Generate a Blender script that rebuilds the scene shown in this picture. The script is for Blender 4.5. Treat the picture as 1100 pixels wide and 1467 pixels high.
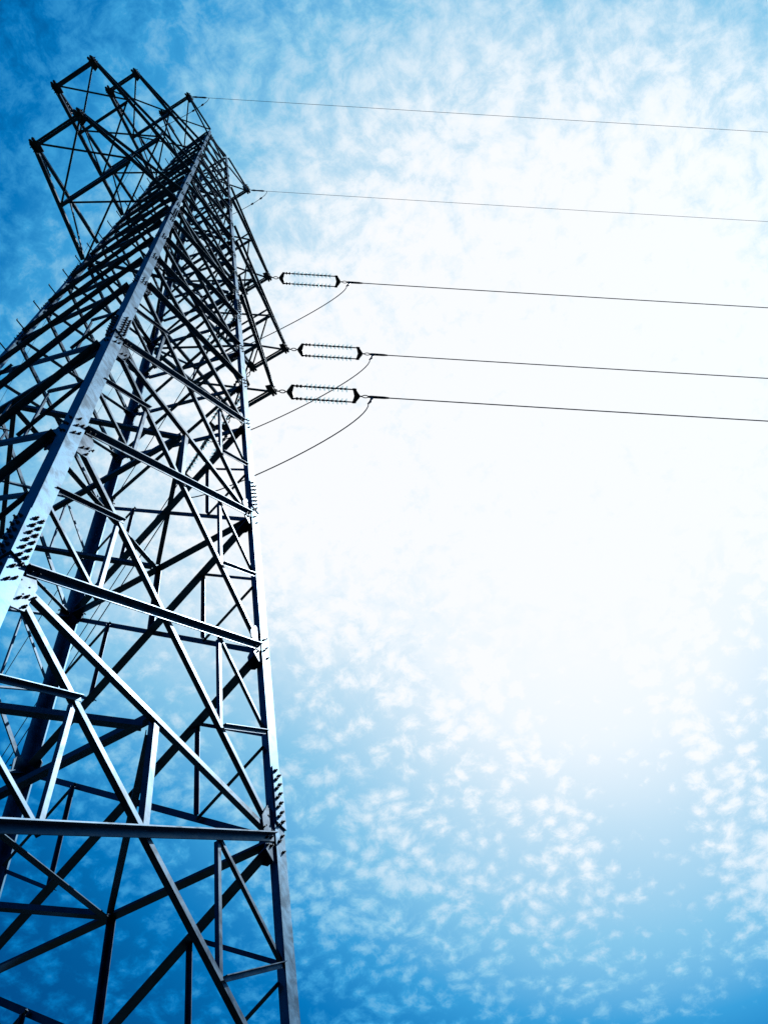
import bpy, math, random
from mathutils import Vector, Matrix
random.seed(7)
for o in list(bpy.data.objects): bpy.data.objects.remove(o)
C = bpy.context.scene
COL = C.collection
S = 1.6                                   # metres per tower unit
ZG = -4.1157                              # ground level in tower units

# ---------------------------------------------------------------- camera
cam_d = bpy.data.cameras.new("camera"); cam = bpy.data.objects.new("camera", cam_d); COL.objects.link(cam)
def rodrigues(r):
    r = Vector(r); return Matrix.Rotation(r.length, 3, r.normalized())
RC = rodrigues((0.44963593, -0.37479084, 1.00512447))          # rows: right, down, forward
rt, dn, fw = RC[0].copy(), RC[1].copy(), RC[2].copy()
def W(x, y, z): return Vector((x*S, y*S, (z-ZG)*S))
CAMP = W(-2.23002, -3.04979, -3.11565)
M = Matrix((rt, -dn, -fw)).transposed().to_4x4(); M.translation = CAMP
cam.matrix_world = M
cam_d.sensor_fit = 'HORIZONTAL'; cam_d.sensor_width = 36; cam_d.lens = 1339.78/1100*36
cam_d.clip_start = 0.05; cam_d.clip_end = 5000
C.camera = cam
C.render.resolution_x = 767; C.render.resolution_y = 1024
C.view_settings.view_transform = 'Standard'; C.view_settings.look = 'None'
C.view_settings.exposure = 0; C.view_settings.gamma = 1

# ---------------------------------------------------------------- sun and sky
SUN = Vector((0.475, -0.335, 0.815)).normalized()
sl = bpy.data.lights.new("sun", 'SUN'); so = bpy.data.objects.new("sun", sl); COL.objects.link(so)
sl.energy = 4.8; sl.angle = math.radians(0.5); sl.color = (1.0, 0.98, 0.95)
so.rotation_euler = SUN.to_track_quat('Z', 'Y').to_euler(); so.location = (30, -20, 60)

class NT:
    def __init__(s, tree): s.t = tree; s.n = tree.nodes; s.l = tree.links
    def new(s, typ, **kw):
        n = s.n.new(typ)
        for k, v in kw.items(): setattr(n, k, v)
        return n
    def put(s, sock, v):
        if hasattr(v, 'is_output'): s.l.new(v, sock)
        else: sock.default_value = v
    def math(s, op, a, b=0.0, clamp=False):
        n = s.new('ShaderNodeMath', operation=op); n.use_clamp = clamp
        s.put(n.inputs[0], a); s.put(n.inputs[1], b); return n.outputs[0]
    def dot(s, vec, d):
        n = s.new('ShaderNodeVectorMath', operation='DOT_PRODUCT'); s.put(n.inputs[0], vec); n.inputs[1].default_value = d
        return n.outputs['Value']
    def ramp(s, v, a, b, c=0.0, d=1.0, smooth=True):
        n = s.new('ShaderNodeMapRange'); n.interpolation_type = 'SMOOTHSTEP' if smooth else 'LINEAR'; n.clamp = True
        s.put(n.inputs['Value'], v); n.inputs['From Min'].default_value = a; n.inputs['From Max'].default_value = b
        n.inputs['To Min'].default_value = c; n.inputs['To Max'].default_value = d; return n.outputs['Result']
    def noise(s, vec, scale, detail=5, rough=.55, dist=0.0, dim='3D'):
        n = s.new('ShaderNodeTexNoise'); n.noise_dimensions = dim; s.put(n.inputs['Vector'], vec)
        n.inputs['Scale'].default_value = scale; n.inputs['Detail'].default_value = detail
        n.inputs['Roughness'].default_value = rough; n.inputs['Distortion'].default_value = dist
        return n.outputs['Fac']
    def mix(s, f, a, b, blend='MIX'):
        n = s.new('ShaderNodeMix', data_type='RGBA', blend_type=blend)
        s.put(n.inputs['Factor'], f); s.put(n.inputs['A'], a) if False else s.put(n.inputs[6], a); s.put(n.inputs[7], b)
        return n.outputs[2]

def dirpx(x, y):                           # a direction in the sky
    return (rt*((x-550)/1339.78) + dn*((y-733.5)/1339.78) + fw).normalized()

GLOW = dirpx(815, 605)                     # the sun behind thin cloud whitens this part of the sky
world = bpy.data.worlds.new("World"); C.world = world; world.use_nodes = True
t = NT(world.node_tree); t.n.clear()
out = t.new('ShaderNodeOutputWorld')
tc = t.new('ShaderNodeTexCoord'); D = tc.outputs['Generated']
sky = t.new('ShaderNodeTexSky'); sky.sky_type = 'NISHITA'; sky.sun_disc = False
sky.sun_elevation = math.asin(SUN.z); sky.sun_rotation = math.atan2(SUN.x, SUN.y)
sky.air_density = 1.3; sky.dust_density = 0.6; sky.ozone_density = 3.0; sky.altitude = 200
blue = t.mix(1.0, sky.outputs[0], (0.04, 1.05, 1.55, 1), 'MULTIPLY')
# brightness of the sky falls off with the angle from the sun behind thin cloud
ang = t.math('MULTIPLY', t.math('ARCCOSINE', t.dot(D, GLOW)), 57.29578)
fc = t.new('ShaderNodeFloatCurve'); cv = fc.mapping.curves[0]
pts = [(0, 1.0), (7, 1.0), (12, .955), (17, .87), (21, .755), (25, .62), (28, .535), (31, .445), (36, .27), (42, .16), (60, .13), (180, .05)]
while len(cv.points) < len(pts): cv.points.new(.5, .5)
for p, (a_, v_) in zip(cv.points, pts): p.location = (min(1, a_/60), v_) if a_ <= 60 else (1, .13)
while len(cv.points) > len(pts)-1: cv.points.remove(cv.points[-1])
fc.mapping.update()
t.put(fc.inputs['Value'], t.math('DIVIDE', ang, 60.0, True)); base = fc.outputs[0]
# cloud layer on a flat plane overhead, so cloudlets shrink and flatten towards the horizon
sep = t.new('ShaderNodeSeparateXYZ'); t.put(sep.inputs[0], D)
den = t.math('ADD', t.math('MAXIMUM', sep.outputs[2], 0.0), .28)
cb = t.new('ShaderNodeCombineXYZ'); t.put(cb.inputs[0], t.math('DIVIDE', sep.outputs[0], den)); t.put(cb.inputs[1], t.math('DIVIDE', sep.outputs[1], den))
PL = cb.outputs[0]
warp = t.new('ShaderNodeTexNoise'); t.put(warp.inputs['Vector'], PL); warp.inputs['Scale'].default_value = 14; warp.inputs['Detail'].default_value = 3
wv = t.new('ShaderNodeVectorMath', operation='MULTIPLY_ADD'); t.put(wv.inputs[0], warp.outputs['Color']); wv.inputs[1].default_value = (.035,)*3; t.put(wv.inputs[2], PL)
DW = wv.outputs[0]
def cells(scale, smooth):
    v = t.new('ShaderNodeTexVoronoi'); v.feature = 'SMOOTH_F1'; v.voronoi_dimensions = '2D'; t.put(v.inputs['Vector'], DW)
    v.inputs['Scale'].default_value = scale; v.inputs['Smoothness'].default_value = smooth
    return t.ramp(v.outputs['Distance'], .05, .80, 1.0, 0.0, False)
def wsum(*terms):
    o = None
    for w_, x_ in terms:
        m_ = t.math('MULTIPLY', t.math('SUBTRACT', x_, .5), w_); o = m_ if o is None else t.math('ADD', o, m_)
    return t.math('ADD', o, .5)
fray = t.noise(DW, 78.0, 9, .70, 0, '2D')
clump = t.noise(PL, 9.0, 6, .62, .3, '2D')
big = t.noise(PL, 3.0, 3, .55, .2, '2D')
# a clear lane through the flock of cloudlets
lane_n = dirpx(800, 930).cross(dirpx(1075, 1440)).normalized()
lane = t.math('ABSOLUTE', t.math('ADD', t.dot(D, lane_n), t.math('MULTIPLY', t.math('SUBTRACT', clump, .5), .10)))
lane = t.ramp(lane, .012, .075, -.34, 0.0)
low = t.ramp(t.dot(D, (0, 0, 1)), .68, .92, 1.0, 0.0)
def patch(px, py, r0, r1, amount):            # a soft bank of thin cloud round one part of the sky
    a_ = t.math('MULTIPLY', t.math('ARCCOSINE', t.dot(D, dirpx(px, py))), 57.29578)
    return t.ramp(a_, r0, r1, amount, 0.0)
flock = patch(1095, 1265, 1.5, 8.5, .26)
p_low = t.math('ADD', wsum((.50, cells(40.0, .4)), (.95, fray), (.55, clump), (.40, big)), t.math('ADD', lane, flock))
c_low = t.math('MULTIPLY', t.ramp(p_low, .34, 1.06), low)
p_high = wsum((.34, cells(46.0, .7)), (.95, fray), (.36, clump), (.22, big))
edge = t.ramp(ang, 14.0, 44.0, .05, -.14)
c_high = t.math('MULTIPLY', t.ramp(t.math('ADD', p_high, edge), .12, .86), t.math('SUBTRACT', 1.0, low))
lift = t.math('ADD', t.math('MULTIPLY', c_low, .235), t.math('MULTIPLY', t.math('SUBTRACT', c_high, t.math('MULTIPLY', t.math('SUBTRACT', 1.0, low), .36)), .22))
veil = t.math('ADD', patch(190, 730, 3, 19, .19), patch(850, 1230, 3, 19, .11))
lum = t.math('ADD', t.math('ADD', base, veil), t.math('MULTIPLY', lift, t.ramp(ang, 24, 46, 1.0, .62)))
hz = t.ramp(sep.outputs[2], .10, .50, .03, 1.0)
lum = t.math('MULTIPLY', lum, hz, True)
cr = t.new('ShaderNodeValToRGB'); t.put(cr.inputs[0], lum)
def lin(c): return tuple((v/255/12.92 if v <= 10 else ((v/255+.055)/1.055)**2.4) for v in c)+(1,)
stops = [(0, (0, 12, 40)), (.13, (0, 64, 126)), (.26, (2, 114, 184)), (.42, (60, 158, 215)), (.60, (138, 200, 232)), (.78, (200, 228, 244)), (.92, (243, 250, 254)), (1, (255, 255, 255))]
el = cr.color_ramp.elements
el[0].position, el[0].color = stops[0][0], lin(stops[0][1]); el[1].position, el[1].color = 1, lin(stops[-1][1])
for p_, c_ in stops[1:-1]: e_ = el.new(p_); e_.color = lin(c_)
ten = t.mix(1.0, cr.outputs[0], (10.4, 10.4, 10.4, 1), 'MULTIPLY')
fin = t.mix(.08, ten, blue)
bg = t.new('ShaderNodeBackground'); t.put(bg.inputs['Color'], fin); bg.inputs['Strength'].default_value = 0.10
t.l.new(bg.outputs[0], out.inputs[0])

# ---------------------------------------------------------------- materials
def mat(name, base, metallic=.5, rough=.45, var=.35, scale=9, dirt=None):
    m = bpy.data.materials.new(name); m.use_nodes = True
    t = NT(m.node_tree); b = t.n['Principled BSDF']
    co = t.new('ShaderNodeTexCoord').outputs['Object']
    n1 = t.noise(co, scale, 6, .62, .6)
    vor = t.new('ShaderNodeTexVoronoi'); t.put(vor.inputs['Vector'], co); vor.inputs['Scale'].default_value = scale*9
    f = t.math('ADD', t.ramp(n1, .3, .72), t.math('MULTIPLY', vor.outputs['Distance'], .25), True)
    lo = tuple(c*(1-var) for c in base)+(1,); hi = tuple(min(1, c*(1+var)) for c in base)+(1,)
    t.put(b.inputs['Base Color'], t.mix(f, lo, hi))
    b.inputs['Metallic'].default_value = metallic
    t.put(b.inputs['Roughness'], t.ramp(n1, .25, .75, rough-.10, rough+.14))
    bp = t.new('ShaderNodeBump'); bp.inputs['Strength'].default_value = .06; bp.inputs['Distance'].default_value = .004
    t.put(bp.inputs['Height'], n1); t.l.new(bp.outputs[0], b.inputs['Normal'])
    return m
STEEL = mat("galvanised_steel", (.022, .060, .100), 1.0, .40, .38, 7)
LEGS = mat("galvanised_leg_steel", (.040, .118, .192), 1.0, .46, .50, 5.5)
DARK = mat("dark_steel_fittings", (.03, .045, .06), 1.0, .45, .3, 14)
BOLT = mat("weathered_bolts", (.03, .05, .07), 1.0, .45, .3, 20)
WIRE = mat("stranded_aluminium_wire", (.016, .055, .13), .3, .6, .3, 30)
EWIRE = mat("earth_wire_steel", (.07, .20, .32), .3, .5, .3, 30)
def glass():
    m = bpy.data.materials.new("insulator_glass"); m.use_nodes = True
    t = NT(m.node_tree); b = t.n['Principled BSDF']
    co = t.new('ShaderNodeTexCoord').outputs['Object']
    t.put(b.inputs['Base Color'], t.mix(t.noise(co, 20, 3), (.55, .78, .86, 1), (.75, .90, .95, 1)))
    b.inputs['Roughness'].default_value = .12
    tr = t.new('ShaderNodeBsdfTransparent'); tr.inputs[0].default_value = (.80, .93, .97, 1)
    mx = t.new('ShaderNodeMixShader'); mx.inputs[0].default_value = .18
    t.l.new(tr.outputs[0], mx.inputs[1]); t.l.new(b.outputs[0], mx.inputs[2]); t.l.new(mx.outputs[0], t.n['Material Output'].inputs[0])
    return m
GLASS = glass()
def grass():
    m = bpy.data.materials.new("rough_grass"); m.use_nodes = True
    t = NT(m.node_tree); b = t.n['Principled BSDF']
    co = t.new('ShaderNodeTexCoord').outputs['Object']
    t.put(b.inputs['Base Color'], t.mix(t.noise(co, .6, 8, .7), (.006, .010, .008, 1), (.018, .024, .018, 1)))
    b.inputs['Roughness'].default_value = .95
    return m
GRASS = grass()

# ---------------------------------------------------------------- mesh helpers
class MB:
    def __init__(s): s.v = []; s.f = []; s.mi = []
    def prism(s, prof0, prof1, mi=0):
        n = len(prof0); b = len(s.v); s.v += [tuple(p) for p in prof0] + [tuple(p) for p in prof1]
        s.f.append([b+i for i in range(n)][::-1]); s.f.append([b+n+i for i in range(n)])
        for i in range(n):
            j = (i+1) % n; s.f.append([b+i, b+j, b+n+j, b+n+i])
        s.mi += [mi]*(n+2)
    def angle(s, P, Q, heel, U, V, w, t, w2=None, mi=0):
        """rolled angle section from P to Q: heel offset vector, one flange along U, one along V"""
        w2 = w2 or w
        pts = [(0, 0), (w, 0), (w, t), (t, t), (t, w2), (0, w2)]
        A = [P+heel+U*a+V*b for a, b in pts]; B = [Q+heel+U*a+V*b for a, b in pts]
        if (Q-P).dot(U.cross(V)) < 0: A.reverse(); B.reverse()
        s.prism(A, B, mi)
    def plate(s, pts, nrm, th, mi=0):
        s.prism([p for p in pts], [p+nrm*th for p in pts], mi)
    def bolt(s, P, nrm, r=.016, h=.016, mi=0):
        a = nrm.orthogonal().normalized(); b = nrm.cross(a); ph = random.random()
        ring = [P+a*(r*math.cos(ph+k*math.pi/3))+b*(r*math.sin(ph+k*math.pi/3)) for k in range(6)]
        s.prism(ring, [p+nrm*h for p in ring], mi)
        r2 = r*.55
        ring = [P+nrm*h+a*(r2*math.cos(k*math.pi/3))+b*(r2*math.sin(k*math.pi/3)) for k in range(6)]
        s.prism(ring, [p+nrm*h*1.1 for p in ring], mi)
    def tube(s, pts, r, n=6, mi=0):
        prev = None; b0 = len(s.v); m = len(pts)
        for i, p in enumerate(pts):
            d = (pts[min(i+1, m-1)]-pts[max(i-1, 0)]).normalized()
            if prev is None: a = d.orthogonal().normalized()
            else: a = (prev - d*prev.dot(d)).normalized()
            prev = a; b = d.cross(a); rr = r[i] if isinstance(r, (list, tuple)) else r
            for k in range(n):
                s.v.append(tuple(p+a*(rr*math.cos(2*math.pi*k/n))+b*(rr*math.sin(2*math.pi*k/n))))
        for i in range(m-1):
            for k in range(n):
                j = (k+1) % n
                s.f.append([b0+i*n+k, b0+i*n+j, b0+(i+1)*n+j, b0+(i+1)*n+k]); s.mi.append(mi)
        s.f.append([b0+k for k in range(n)][::-1]); s.f.append([b0+(m-1)*n+k for k in range(n)]); s.mi += [mi]*2
    def build(s, name, mats, parent=None, smooth=False):
        me = bpy.data.meshes.new(name); me.from_pydata(s.v, [], s.f); me.update()
        mats = mats if isinstance(mats, (list, tuple)) else [mats]
        for m in mats: me.materials.append(m)
        for p, i in zip(me.polygons, s.mi): p.material_index = i; p.use_smooth = smooth
        o = bpy.data.objects.new(name, me); COL.objects.link(o)
        if parent is not None: o.parent = parent
        return o
def tag(o, label=None, cat=None, group=None, kind=None):
    for k, v in (('label', label), ('category', cat), ('group', group), ('kind', kind)):
        if v: o[k] = v
    return o

# ---------------------------------------------------------------- ground
mb = MB(); n = 60; R0 = 1500.0
for i in range(n+1):
    for j in range(n+1):
        u = (i/n*2-1); v = (j/n*2-1); x = R0*u*abs(u)**1.5; y = R0*v*abs(v)**1.5
        r = math.hypot(x, y); h = 0 if r < 12 else (math.sin(x*.031)+math.cos(y*.027))*min(1.2, (r-12)*.02)
        mb.v.append((x, y, h-.02))
for i in range(n):
    for j in range(n):
        a = i*(n+1)+j; mb.f.append([a, a+n+1, a+n+2, a+1]); mb.mi.append(0)
tag(mb.build("ground", GRASS, smooth=True), kind='structure')

# ---------------------------------------------------------------- the tower
TOWER = bpy.data.objects.new("transmission_tower", None); COL.objects.link(TOWER)
tag(TOWER, "tall galvanised steel lattice transmission tower with six crossarms, seen from beneath", "tower")
ZL = [ZG, -2.70, -1.32, 0.0, 1.4154, 2.9353, 4.4634, 5.326, 6.188, 7.051, 7.914, 8.64, 9.365, 10.091,
      10.871, 11.652, 12.432, 13.17, 13.91, 14.65, 15.389]
SG = {'N': (-1, -1), 'R': (1, -1), 'F': (1, 1), 'L': (-1, 1)}
def wx(z): return 1-z/21.551
def wy(z): return 1.01442*(1-z/21.543)
def corner(c, z): sx, sy = SG[c]; return W(sx*wx(z), sy*wy(z), z)
FACES = [('N', 'R', Vector((0, -1, 0))), ('R', 'F', Vector((1, 0, 0))), ('F', 'L', Vector((0, 1, 0))), ('L', 'N', Vector((-1, 0, 0)))]
def legw(z): return .140 if z < 4.5 else (.124 if z < 8 else (.10 if z < 12.5 else .076))
LT = .020
def fnorm(a, b):
    A, B, T = corner(a, 0), corner(b, 0), corner(a, 10)
    n = (B-A).cross(T-A).normalized(); return n

# legs: lower, middle and top sections, each with a cover splice over the joint
legs = {}
splices = [(0.06, .42, .14), (3.02, 3.40, .14), (7.25, 7.6, .124), (11.9, 12.2, .10)]
for c in 'NRFL':
    n1, n2 = [fnorm(a, b) for a, b, _ in FACES if c in (a, b)]
    mates = [(b if a == c else a) for a, b, _ in FACES if c in (a, b)]
    up = (corner(c, 10)-corner(c, 0)).normalized()
    def inward(nrm, mate):                       # along the face, away from the leg's heel
        d = corner(mate, 5)-corner(c, 5); d -= up*d.dot(up); d -= nrm*d.dot(nrm); return d.normalized()
    U, V = inward(n1, mates[0]), inward(n2, mates[1])
    legs[c] = (up, n1, n2, U, V)
    mb = MB()
    secs = [(ZG-.3, 4.46), (4.46, 7.9), (7.9, 12.43), (12.43, 15.45)]
    for z0, z1 in secs:
        w = legw((z0+z1)/2)
        mb.angle(corner(c, z0), corner(c, z1), Vector((0, 0, 0)), U, V, w, LT if z0 < 8 else .014)
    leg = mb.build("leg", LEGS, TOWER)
    for z0, z1, w in splices:
        mb = MB(); e = .004
        P, Q = corner(c, z0), corner(c, z1)
        off = n1*.003+n2*.003
        # outer cover angle, sits proud of both flanges
        A = [P+off+n1*.012+n2*.012, P+off+U*w*.97+n1*.012, P+off+U*w*.97, P+off*0+n1*.003+n2*.003, P+off+V*w*.97, P+off+V*w*.97+n2*.012]
        B = [p+(Q-P) for p in A]
        if (Q-P).dot((A[1]-A[0]).cross(A[2]-A[0])) < 0: A.reverse(); B.reverse()
        mb.prism(A, B, 0)
        L = (Q-P).length; rows = max(5, int(L/.085))
        for k in range(rows):
            for (d, nn) in ((U, n1), (V, n2)):
                for j, q in enumerate((.36, .72)):
                    f = (k+.5+.25*(j-.5))/rows
                    mb.bolt(P+(Q-P)*f+d*w*q+nn*.0155, nn, .0150, .014, 1)
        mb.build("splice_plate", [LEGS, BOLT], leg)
    if c in 'L':
        z = ZG+1.8; k = 0
        while z < 15.2:
            mb = MB(); d, nn = ((U, n1), (V, n2))[k % 2]; P = corner(c, z)+d*.05
            e = nn*.17
            mb.tube([P, P+e*.5, P+e, P+e+up*.035], .010, 6)
            mb.build("step_bolt", BOLT, leg); z += .27; k += 1

# braces
diag, redun, gus, horiz, plan = [], [], [], [], []
OUT0, OUTT = -.019, .009
def brace(P, Q, n, w, style, trimP, trimQ, t=.009, bolts=True, depth=None):
    a = (Q-P); L = a.length; a.normalize()
    P2, Q2 = P+a*trimP, Q-a*trimQ
    u = n.cross(a).normalized()
    if u.z < 0: u = -u
    if abs(u.z) < .25: u = u if u.dot(Vector((1, -.4, 0))) > 0 else -u
    mb = MB()
    if style == 'outer':
        dd = n*(-.019 if depth is None else depth)
        mb.angle(P2+dd, Q2+dd, u*w/2, -u, n, w, t, w*.95)
        top = dd+n*t
    else:
        dd = n*(-.036 if depth is None else depth)
        mb.angle(P2+dd, Q2+dd, -u*w/2, u, -n, w, t, w*.95)
        top = dd
    if bolts:
        for e, s in ((P2, 1), (Q2, -1)):
            for k in range(2):
                mb.bolt(e+a*s*(.05+k*.075)+top+n*.0005, n, .011, .010, 1)
    return mb
def trim(P, Q, legdir, w):
    a = (Q-P).normalized(); s = math.sqrt(max(.05, 1-a.dot(legdir)**2)); return w/s
ZB = [z for z in ZL]
for fi, (a, b, _) in enumerate(FACES):
    n = fnorm(a, b)
    la, lb = legs[a][0], legs[b][0]
    ex = (corner(b, 0)-corner(a, 0)).normalized()
    for k in range(len(ZB)-1):
        z0, z1 = ZB[k], ZB[k+1]; lw0, lw1 = legw(z0), legw(z1)
        big = z1 < 4.6
        w = .060 if big else (.068 if z1 < 8 else (.060 if z1 < 12.5 else .05))
        wo, wi = (w*1.25 if big and fi == 3 else w), (w*1.65 if big and fi == 1 else w*.80)
        A0, A1, B0, B1 = corner(a, z0), corner(a, z1), corner(b, z0), corner(b, z1)
        # keep working points inside the leg flange
        ia, ib = ex*lw0*.30, -ex*lw0*.30
        A0, A1, B0, B1 = A0+ia, A1+ia, B0+ib, B1+ib
        diag.append((fi, z1, brace(B1, A0, n, wo, 'outer', trim(B1, A0, lb, lw1*.78), trim(B1, A0, la, lw0*.78))))
        diag.append((fi, z1, brace(A1, B0, n, wi, 'inner', trim(A1, B0, la, lw1*.42), trim(A1, B0, lb, lw0*.42))))
        if big:
            # X centre and the medial triangles beside each leg
            wa = (A1-B1).length; wb = (A0-B0).length; f = wa/(wa+wb)
            X = A1.lerp(B0, f)
            for P0, P1, i_start, o_start, ld, sgn in ((A0, A1, A1, A0, la, 1), (B0, B1, B0, B1, lb, -1)):
                Mleg = P0.lerp(P1, .5)
                Mi = i_start.lerp(X, .5)      # middle of the inner arm's half
                Mo = o_start.lerp(X, .5)      # middle of the outer arm's half
                rw = .036
                redun.append((fi, z1, brace(Mleg, Mi, n, rw, 'outer', .10, -.02, .006, False, -.020)))
                redun.append((fi, z1, brace(Mleg-ld*.06, Mo, n, rw*.9, 'inner', .08, -.02, .006, False, -.037)))
                redun.append((fi, z1, brace(Mi, Mo, n, rw, 'inner', .03, .03, .006, False, -.047)))
            mb = MB()
            for q in (-1, 1):
                mb.bolt(X+(B0-A1).normalized()*.03*q-n*.009, n, .016, .016, 1)
        # gussets at the upper nodes
        for c, nd, ld, sgn in ((a, A1, la, 1), (b, B1, lb, -1)):
            pass
    # gusset plates with bolts at every node
    for z in ZB[1:-1]:
        lw = legw(z+.01); sc = (1.0 if z < 4 else (.72 if z < 8 else .5))*(.62 if fi in (1, 2) else 1)
        for c, ld, sgn in ((a, la, 1), (b, lb, -1)):
            P = corner(c, z); e = ex*sgn
            pts = [P+e*.04-ld*.20*sc, P+e*(lw+.02)-ld*.30*sc, P+e*(lw+.12*sc)-ld*.24*sc, P+e*(lw+.15*sc)+ld*.06*sc, P+e*(lw+.06*sc)+ld*.22*sc, P+e*.04+ld*.20*sc]
            pts = [p-n*.034 for p in pts]
            if (pts[1]-pts[0]).cross(pts[2]-pts[0]).dot(n) < 0: pts.reverse()
            mb = MB(); mb.prism(pts, [p+n*.0135 for p in pts], 0)
            for qx, qz in ((.35, -.15), (.35, 0.), (.35, .14), (.7, -.08), (.7, .08)):
                mb.bolt(P+e*lw*qx+ld*qz*sc+n*.0005, n, .013*sc**.3, .013, 1)
            for qx, qz in ((.05, -.17), (.11, -.20), (.10, -.10), (.15, -.06)):
                mb.bolt(P+e*(lw+qx*sc)+ld*qz*sc-n*.020, n, .0125*sc**.3, .012, 1)
            gus.append((fi, z, mb))
    # horizontal beams
    for z in (-2.70, 0.0, 2.9353, 7.914, 10.091, 12.432, 15.389):
        A, B = corner(a, z)+ex*.05, corner(b, z)-ex*.05
        w = (.050 if fi in (0, 2) else .090 if fi == 1 else .068) if z < 4 else (.07 if z < 11 else .06)
        lw = legw(z)
        horiz.append((fi, z, brace(A, B, n, w, 'inner', lw*.42, lw*.42, .010)))
        if z in (0.0, 2.9353, -2.70):
            # links from the beam's middle to the X centres above and below
            mid = (A+B)/2
            k = ZB.index(z)
            for z0, z1 in ((ZB[k-1], z), (z, ZB[k+1])):
                a0, a1, b0, b1 = [corner(c, q) for c, q in ((a, z0), (a, z1), (b, z0), (b, z1))]
                f = (a1-b1).length/((a1-b1).length+(a0-b0).length); X = a1.lerp(b0, f)
                if X.z < mid.z:
                    redun.append((fi, z, brace(mid, X, n, .055, 'inner', .0, .0, .006, False, -.047)))

# plan bracing: a diamond and a cross at the belt levels, an X at the crossarms
for z in (-2.70, 0.0, 2.9353):
    mids = []
    for a, b, _ in FACES: mids.append((corner(a, z)+corner(b, z))/2-fnorm(a, b)*.10-Vector((0, 0, .06)))
    dnv = Vector((0, 0, -1))
    for i in range(4):
        plan.append((0, z, brace(mids[i], mids[(i+1) % 4], dnv, .055, 'inner', .06, .06, .007, False, 0.0)))
    plan.append((0, z, brace(mids[0], mids[2], dnv, .06, 'inner', .02, .02, .007, False, -.100)))
    plan.append((0, z, brace(mids[3], mids[1], dnv, .06, 'inner', .02, .02, .007, False, .020)))
for z in (7.914, 10.091, 12.432):
    for p, q, dp in (('N', 'F', 0.), ('R', 'L', .03)):
        plan.append((0, z, brace(corner(p, z), corner(q, z), Vector((0, 0, -1)), .055, 'inner', .2, .2, .007, False, dp)))

def emit(lst, name, mats, parent, limit=100):
    """the largest as parts of their own, the rest as one part"""
    def key(it):
        mb = it[2]; c = sum((Vector(v) for v in mb.v[:12]), Vector())/min(12, len(mb.v)); d = c-CAMP
        ext = max((Vector(v)-c).length for v in mb.v[:12]); x = d.dot(rt)/max(.1, d.dot(fw)); y = d.dot(dn)/max(.1, d.dot(fw))
        inside = 1 if abs(x) < .5 and abs(y) < .65 and d.dot(fw) > 0 else .2
        return -ext/d.length*inside
    lst = sorted(lst, key=key)
    for it in lst[:limit]: it[2].build(name, mats, parent)
    if lst[limit:]:
        mb = MB()
        for it in lst[limit:]:
            b = len(mb.v); mb.v += it[2].v; mb.f += [[i+b for i in f] for f in it[2].f]; mb.mi += it[2].mi
        o = mb.build(name, mats, parent); o['kind'] = 'stuff'
emit(diag, "diagonal_brace", [STEEL, BOLT], TOWER)
emit(redun, "secondary_brace", [STEEL, BOLT], TOWER)
emit(horiz, "horizontal_beam", [STEEL, BOLT], TOWER)
emit(plan, "plan_brace", [STEEL, BOLT], TOWER)
emit(gus, "gusset_plate", [STEEL, BOLT], TOWER)

# ---------------------------------------------------------------- crossarms
ARMS = [(1.891, .298, 7.914, .726, 2), (2.234, .285, 10.091, .780, 3), (1.80, .237, 12.432, .74, 2), (.945, .283, 15.389, -.74, 1)]
def simple_angle(mb, P, Q, w, t=.008, down=Vector((0, 0, -1)), flip=1):
    a = (Q-P).normalized(); u = down.cross(a).normalized()*flip; v = a.cross(u).normalized()
    if v.z < 0: v = -v
    mb.angle(P, Q, Vector((0, 0, 0)), u, v, w, t)
def tip_plate(P, outx, n_y):
    mb = MB(); e = Vector((outx, 0, 0)); y = Vector((0, n_y, 0)); zz = Vector((0, 0, 1)); s = 1.0
    pts = [P-e*.17-y*.06, P-e*.13+y*.06, P+e*.00+y*.08, P+e*.07+y*.04, P+e*.07-y*.03, P+e*.02-y*.09]
    pts = [p-zz*.015 for p in pts]
    if (pts[1]-pts[0]).cross(pts[2]-pts[0]).z < 0: pts.reverse()
    mb.prism(pts, [p+zz*.02 for p in pts], 0)
    # upright hanger plate with a round eye end
    pts = [P-e*.14-zz*.07, P+e*.03-zz*.07, P+e*.08-zz*.02, P+e*.08+zz*.04, P-e*.01+zz*.11, P-e*.15+zz*.09]
    pts = [p+y*.045 for p in pts]
    if (pts[1]-pts[0]).cross(pts[2]-pts[0]).y*n_y < 0: pts.reverse()
    mb.prism(pts, [p+y*.02 for p in pts], 0)
    for i in range(5):
        mb.bolt(P-e*(.12-.04*i)+y*(.02*(-1)**i)-zz*.016, -zz, .013, .016, 1)
        mb.bolt(P-e*(.12-.04*i)+zz*(.035*(-1)**i)+y*.066, y, .013, .016, 1)
    # forked lugs past the end of the plate, where a string is pinned
    for q in (-1, 1):
        mb.tube([P+e*.05+y*.025*q, P+e*.09+y*.03*q+zz*.005, P+e*.115+y*.03*q-zz*.01], [.022, .030, .018], 8)
    return mb
TIPS = {}
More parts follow.
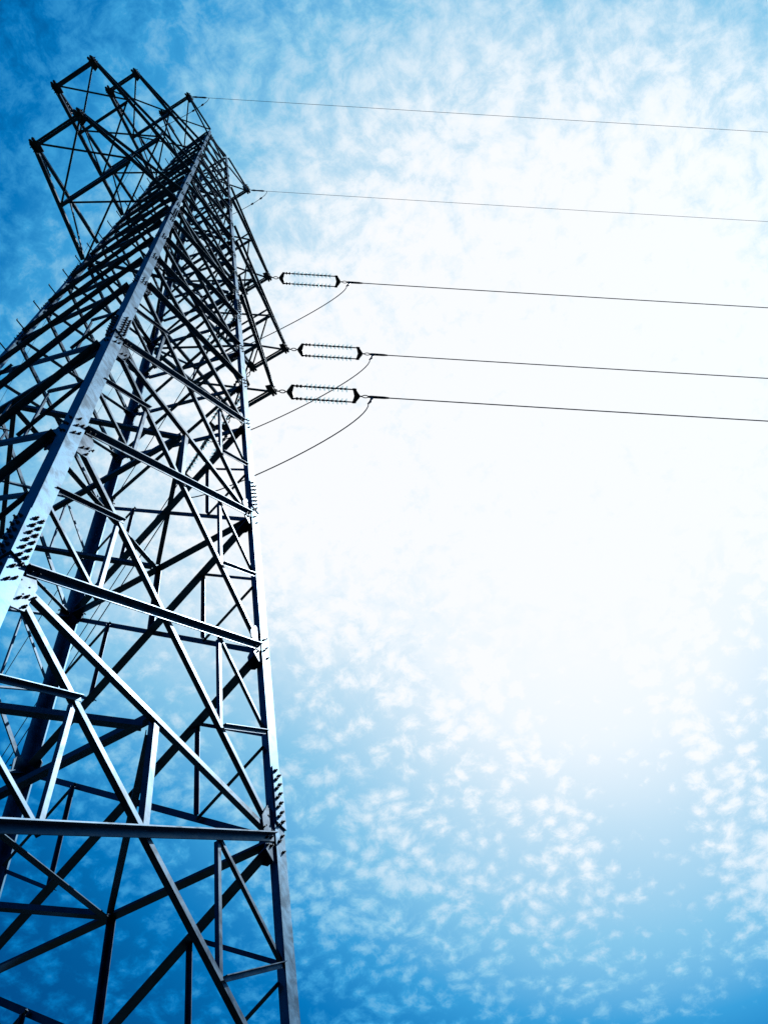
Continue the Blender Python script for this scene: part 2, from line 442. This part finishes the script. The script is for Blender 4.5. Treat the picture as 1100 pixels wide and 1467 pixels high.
for ai, (xa, da, za, dz, nb) in enumerate(ARMS):
    for sx in (1, -1):
        kfront, kback = ('R', 'F') if sx > 0 else ('N', 'L')
        earth = ai == 3
        T = {-1: W(sx*xa, -da, za), 1: W(sx*xa, da, za)}
        Bd = {-1: corner(kfront, za), 1: corner(kback, za)}
        Ub = {-1: corner(kfront, za+dz), 1: corner(kback, za+dz)}
        TIPS[(ai, sx)] = T
        cw = .068 if not earth else .05
        root = MB()
        for sy in (-1, 1): simple_angle(root, Bd[sy], T[sy], cw, .010, flip=-sy*sx)
        arm = root.build("earth_wire_arm" if earth else "crossarm", [STEEL, BOLT], TOWER)
        for sy in (-1, 1):
            mb = MB()
            tp = T[sy]+Vector((0, 0, .09 if not earth else -.07)); simple_angle(mb, Ub[sy], tp, cw*.85, .009, flip=-sy*sx)
            # a cover plate over the joint of the chord, with bolts
            a = (tp-Ub[sy]); q = Ub[sy]+a*.45
            mb.build("upper_chord" if not earth else "lower_chord", [STEEL, BOLT], arm)
            tip_plate(T[sy], sx, sy).build("tip_plate", [DARK, BOLT], arm)
            # bolts standing on the chord near the tip
            mb = MB(); a = (T[sy]-Bd[sy])
            for k in range(4): mb.bolt(T[sy]-a.normalized()*(.34+.07*k)+Vector((0, sy*.004, .10)), Vector((0, 0, 1)), .013, .045, 0)
            mb.tube([T[sy]-a.normalized()*.30+Vector((0, 0, .095)), T[sy]-a.normalized()*.58+Vector((0, 0, .095))], .012, 6)
            mb.build("chord_bolts", BOLT, arm)
        mb = MB(); simple_angle(mb, T[-1]+Vector((0, .04, -.02)), T[1]-Vector((0, .04, .02)), .055, .008)
        simple_angle(mb, T[-1]+Vector((0, .04, .045)), T[1]-Vector((0, .04, -.045)), .04, .006, flip=-1)
        mb.build("end_beam", STEEL, arm)
        st = [(Bd[-1].lerp(T[-1], k/nb), Bd[1].lerp(T[1], k/nb)) for k in range(nb+1)]
        ut = [(Ub[-1].lerp(T[-1], k/nb), Ub[1].lerp(T[1], k/nb)) for k in range(nb+1)]
        for k in range(nb):
            mb = MB(); off = Vector((0, 0, .02))
            simple_angle(mb, st[k+1][0]-off, st[k][1]-off, .036, .005)
            simple_angle(mb, st[k+1][1]+off, st[k][0]+off, .036, .005)
            mb.build("lattice_brace", STEEL, arm)
            if k > 0:
                mb = MB(); simple_angle(mb, st[k][0]-off*2, st[k][1]-off*2, .06, .007)
                mb.build("cross_strut", STEEL, arm); mb = MB()
                simple_angle(mb, ut[k][0], ut[k][1], .035, .005)
                mb.build("cross_strut", STEEL, arm)
                for sy in (0, 1):
                    mb = MB()
                    vy = Vector((0, -1 if sy == 0 else 1, 0))
                    simple_angle(mb, st[k][sy], ut[k][sy], .034, .005, vy)
                    simple_angle(mb, ut[k][sy]-vy*.02, st[k-1][sy].lerp(st[k][sy], .02)-vy*.02, .034, .005, vy)
                    mb.build("web_brace", STEEL, arm)

# ---------------------------------------------------------------- insulators and wires
def cam_dir(x, y, z): return (rt*x+dn*y+fw*z).normalized()
DF = cam_dir(1, .0625, 0.0)
DB = cam_dir(-1, 1.38, .47)
PH = ['lower', 'middle', 'upper']
SIDE_F = "right of the tower"
LS = [1.20, 1.26, 1.36]
def insulator_set(P, d, Ls, label, group):
    """double tension string: shackle, yoke, two strings of glass discs, yoke, clamp"""
    root = bpy.data.objects.new("insulator_set", None); COL.objects.link(root); root.location = P
    tag(root, label, "insulator", group)
    h = Vector((0, 0, 1)).cross(d).normalized(); v = d.cross(h)
    O = Vector((0, 0, 0)); hs = .14
    mb = MB(); mb.tube([O-d*.06, O+d*.06], .016, 8)
    ring = [O+d*(.11+.06*math.cos(k*math.pi/6))+h*(.032*math.sin(k*math.pi/6)) for k in range(13)]
    mb.tube(ring, .011, 6); mb.tube([O+d*.16, O+d*.22], .016, 8)
    mb.build("shackle", DARK, root)
    def yoke(s, sg):
        mb = MB()
        pts = [O+d*s-h*.03, O+d*(s+sg*.095)-h*(hs+.025), O+d*(s+sg*.155)-h*(hs+.025), O+d*(s+sg*.115), O+d*(s+sg*.155)+h*(hs+.025), O+d*(s+sg*.095)+h*(hs+.025), O+d*s+h*.03]
        # solid triangular plate with a recessed waist
        if (pts[1]-pts[0]).cross(pts[2]-pts[0]).dot(v) < 0: pts.reverse()
        mb.prism([p-v*.009 for p in pts], [p+v*.009 for p in pts])
        for q in (-1, 0, 1): mb.bolt(O+d*(s+sg*(.13 if q else .05))+h*hs*q+v*.009, v, .016, .018); mb.bolt(O+d*(s+sg*(.13 if q else .05))+h*hs*q-v*.009, -v, .016, .018)
        mb.build("yoke_plate", DARK, root)
    yoke(.20, 1)
    s0, s1 = .36, .36+Ls; yoke(s1+.13, -1)
    for q in (-1, 1):
        b = O+h*hs*q
        mb = MB(); mb.tube([b+d*(s0-.06), b+d*(s0+.13)], .017, 6)
        mb.tube([b+d*(s0+.03), b+d*(s0+.07)], .034, 8); mb.tube([b+d*(s0+.11), b+d*(s0+.15)], .034, 8)
        mb.tube([b+d*(s1-.02), b+d*(s1+.06)], .022, 6); mb.tube([b+d*(s0+.1), b+d*(s1)], .014, 6)
        nd = 10; g0, g1 = s0+.20, s1-.10
        for k in range(nd):
            s = g0+(g1-g0)*(k+.5)/nd
            mb.tube([b+d*(s-.045), b+d*(s-.01)], [.022, .030], 8)
        st = mb.build("insulator_string", DARK, root)
        for k in range(nd):
            s = g0+(g1-g0)*(k+.5)/nd; gm = MB()
            gm.tube([b+d*(s-.020), b+d*(s-.012), b+d*(s+.006), b+d*(s+.016), b+d*(s+.010)], [.024, .046, .068, .066, .024], 20)
            gm.build("glass_disc", GLASS, st, True)
    mb = MB(); e = s1+.13
    mb.tube([O+d*(e-.01), O+d*(e+.06)], .016, 8)
    ring = [O+d*(e+.11+.06*math.cos(k*math.pi/6))+h*(.028*math.sin(k*math.pi/6)) for k in range(13)]
    mb.tube(ring, .010, 6)
    mb.tube([O+d*(e+.16), O+d*(e+.22), O+d*(e+.50), O+d*(e+.60)], [.020, .030, .028, .017], 8)
    mb.tube([O+d*(e+.22), O+d*(e+.24)-v*.02-Vector((0, 0, .06)), O+d*(e+.20)-Vector((0, 0, .22)), O+d*(e+.14)-Vector((0, 0, .34))], [.02, .028, .026, .018], 8)
    mb.build("tension_clamp", DARK, root)
    return P+d*(e+.58), P+d*(e+.15)-Vector((0, 0, .33))
def catenary(P, d, L, n=60):
    hd = Vector((d.x, d.y, 0)).normalized(); m = d.z/math.hypot(d.x, d.y); b = -m/L
    pts = []
    for i in range(n+1):
        s = L*(i/n)**1.8; pts.append(P+hd*s+Vector((0, 0, m*s+b*s*s)))
    return pts
def bez(P0, P1, P2, P3, n=28):
    o = []
    for i in range(n+1):
        q = i/n; o.append(P0*(1-q)**3+P1*3*q*(1-q)**2+P2*3*q*q*(1-q)+P3*q**3)
    return o
rank = ["lowest", "middle", "topmost"]
for ai in range(3):
    T = TIPS[(ai, 1)]
    ef, jf = insulator_set(T[-1]+DF*.10, DF, LS[ai], ["long double glass insulator on the lowest right crossarm, crossed by a jumper, nearest the bottom",
        "double glass insulator on the longest right crossarm, between the other two",
        "double glass insulator on the upper right crossarm, topmost of the three beside the tower"][ai], "tension insulators right of the tower")
    eb, jb = insulator_set(T[1]+DB*.10, DB, LS[ai], ["blue-lit glass insulator hanging behind the lattice from the lowest right crossarm",
        "blue-lit glass insulator behind the right leg, from the longest right crossarm",
        "glass insulator half hidden in dense upper lattice, from the upper right crossarm"][ai], "tension insulators behind the tower")
    mb = MB(); mb.tube(catenary(ef, DF, 260), .0115, 6)
    tag(mb.build("conductor", WIRE), "thick conductor wire running right from the %s insulator across the white sky" % rank[ai], "power line", "conductors running right")
    mb = MB(); mb.tube(catenary(eb, DB, 260), .0115, 6)
    tag(mb.build("conductor", WIRE), "conductor running down left behind the lattice from the %s rear insulator" % rank[ai], "power line", "conductors running left behind the tower")
    mb = MB(); dv = Vector((0, 0, -1))
    mb.tube(bez(jf, jf+dv*1.15-DF*.05, jb+dv*1.0-DB*.2, jb), .0115, 6)
    tag(mb.build("jumper_cable", WIRE), "slack black jumper cable curving down left from the %s right insulator" % rank[ai], "cable", "jumper cables under the right crossarms")
for sx, nm in ((-1, "left"), (1, "right")):
    T = TIPS[(3, sx)]
    for sy, d, txt in ((-1, DF, "thin %s earth wire running right from the tower peak" % ("topmost" if sx < 0 else "second")), (1, DB, "thin earth wire running behind the lattice from the %s peak arm" % nm)):
        P = T[sy]+d*.12
        mb = MB(); pts = [P+d*.0, P+d*.10, P+d*.16, P+d*.36, P+d*.42]
        mb.tube(pts, [.016, .028, .018, .026, .010], 8); mb.tube(catenary(P+d*.40, d, 260), .0055, 6)
        tag(mb.build("earth_wire", EWIRE), txt, "power line", "earth wires")
    mb = MB(); dv = Vector((0, 0, -1)); a = T[-1]+DF*.58; b = T[1]+DB*.5
    pts = bez(a, a+dv*.45+DF*.25, b+dv*.55+DB*.1, b, 24); mb.tube(pts, .008, 6)
    for k in (6, 9): 
        q = (pts[k+1]-pts[k]).normalized(); mb.tube([pts[k]-q*.05, pts[k]-q*.03, pts[k]+q*.03, pts[k]+q*.05], [.008, .026, .026, .008], 8)
    tag(mb.build("bonding_cable", WIRE), "thin looped bonding cable below the %s peak arm at the tower top" % nm, "cable", "bonding cables")
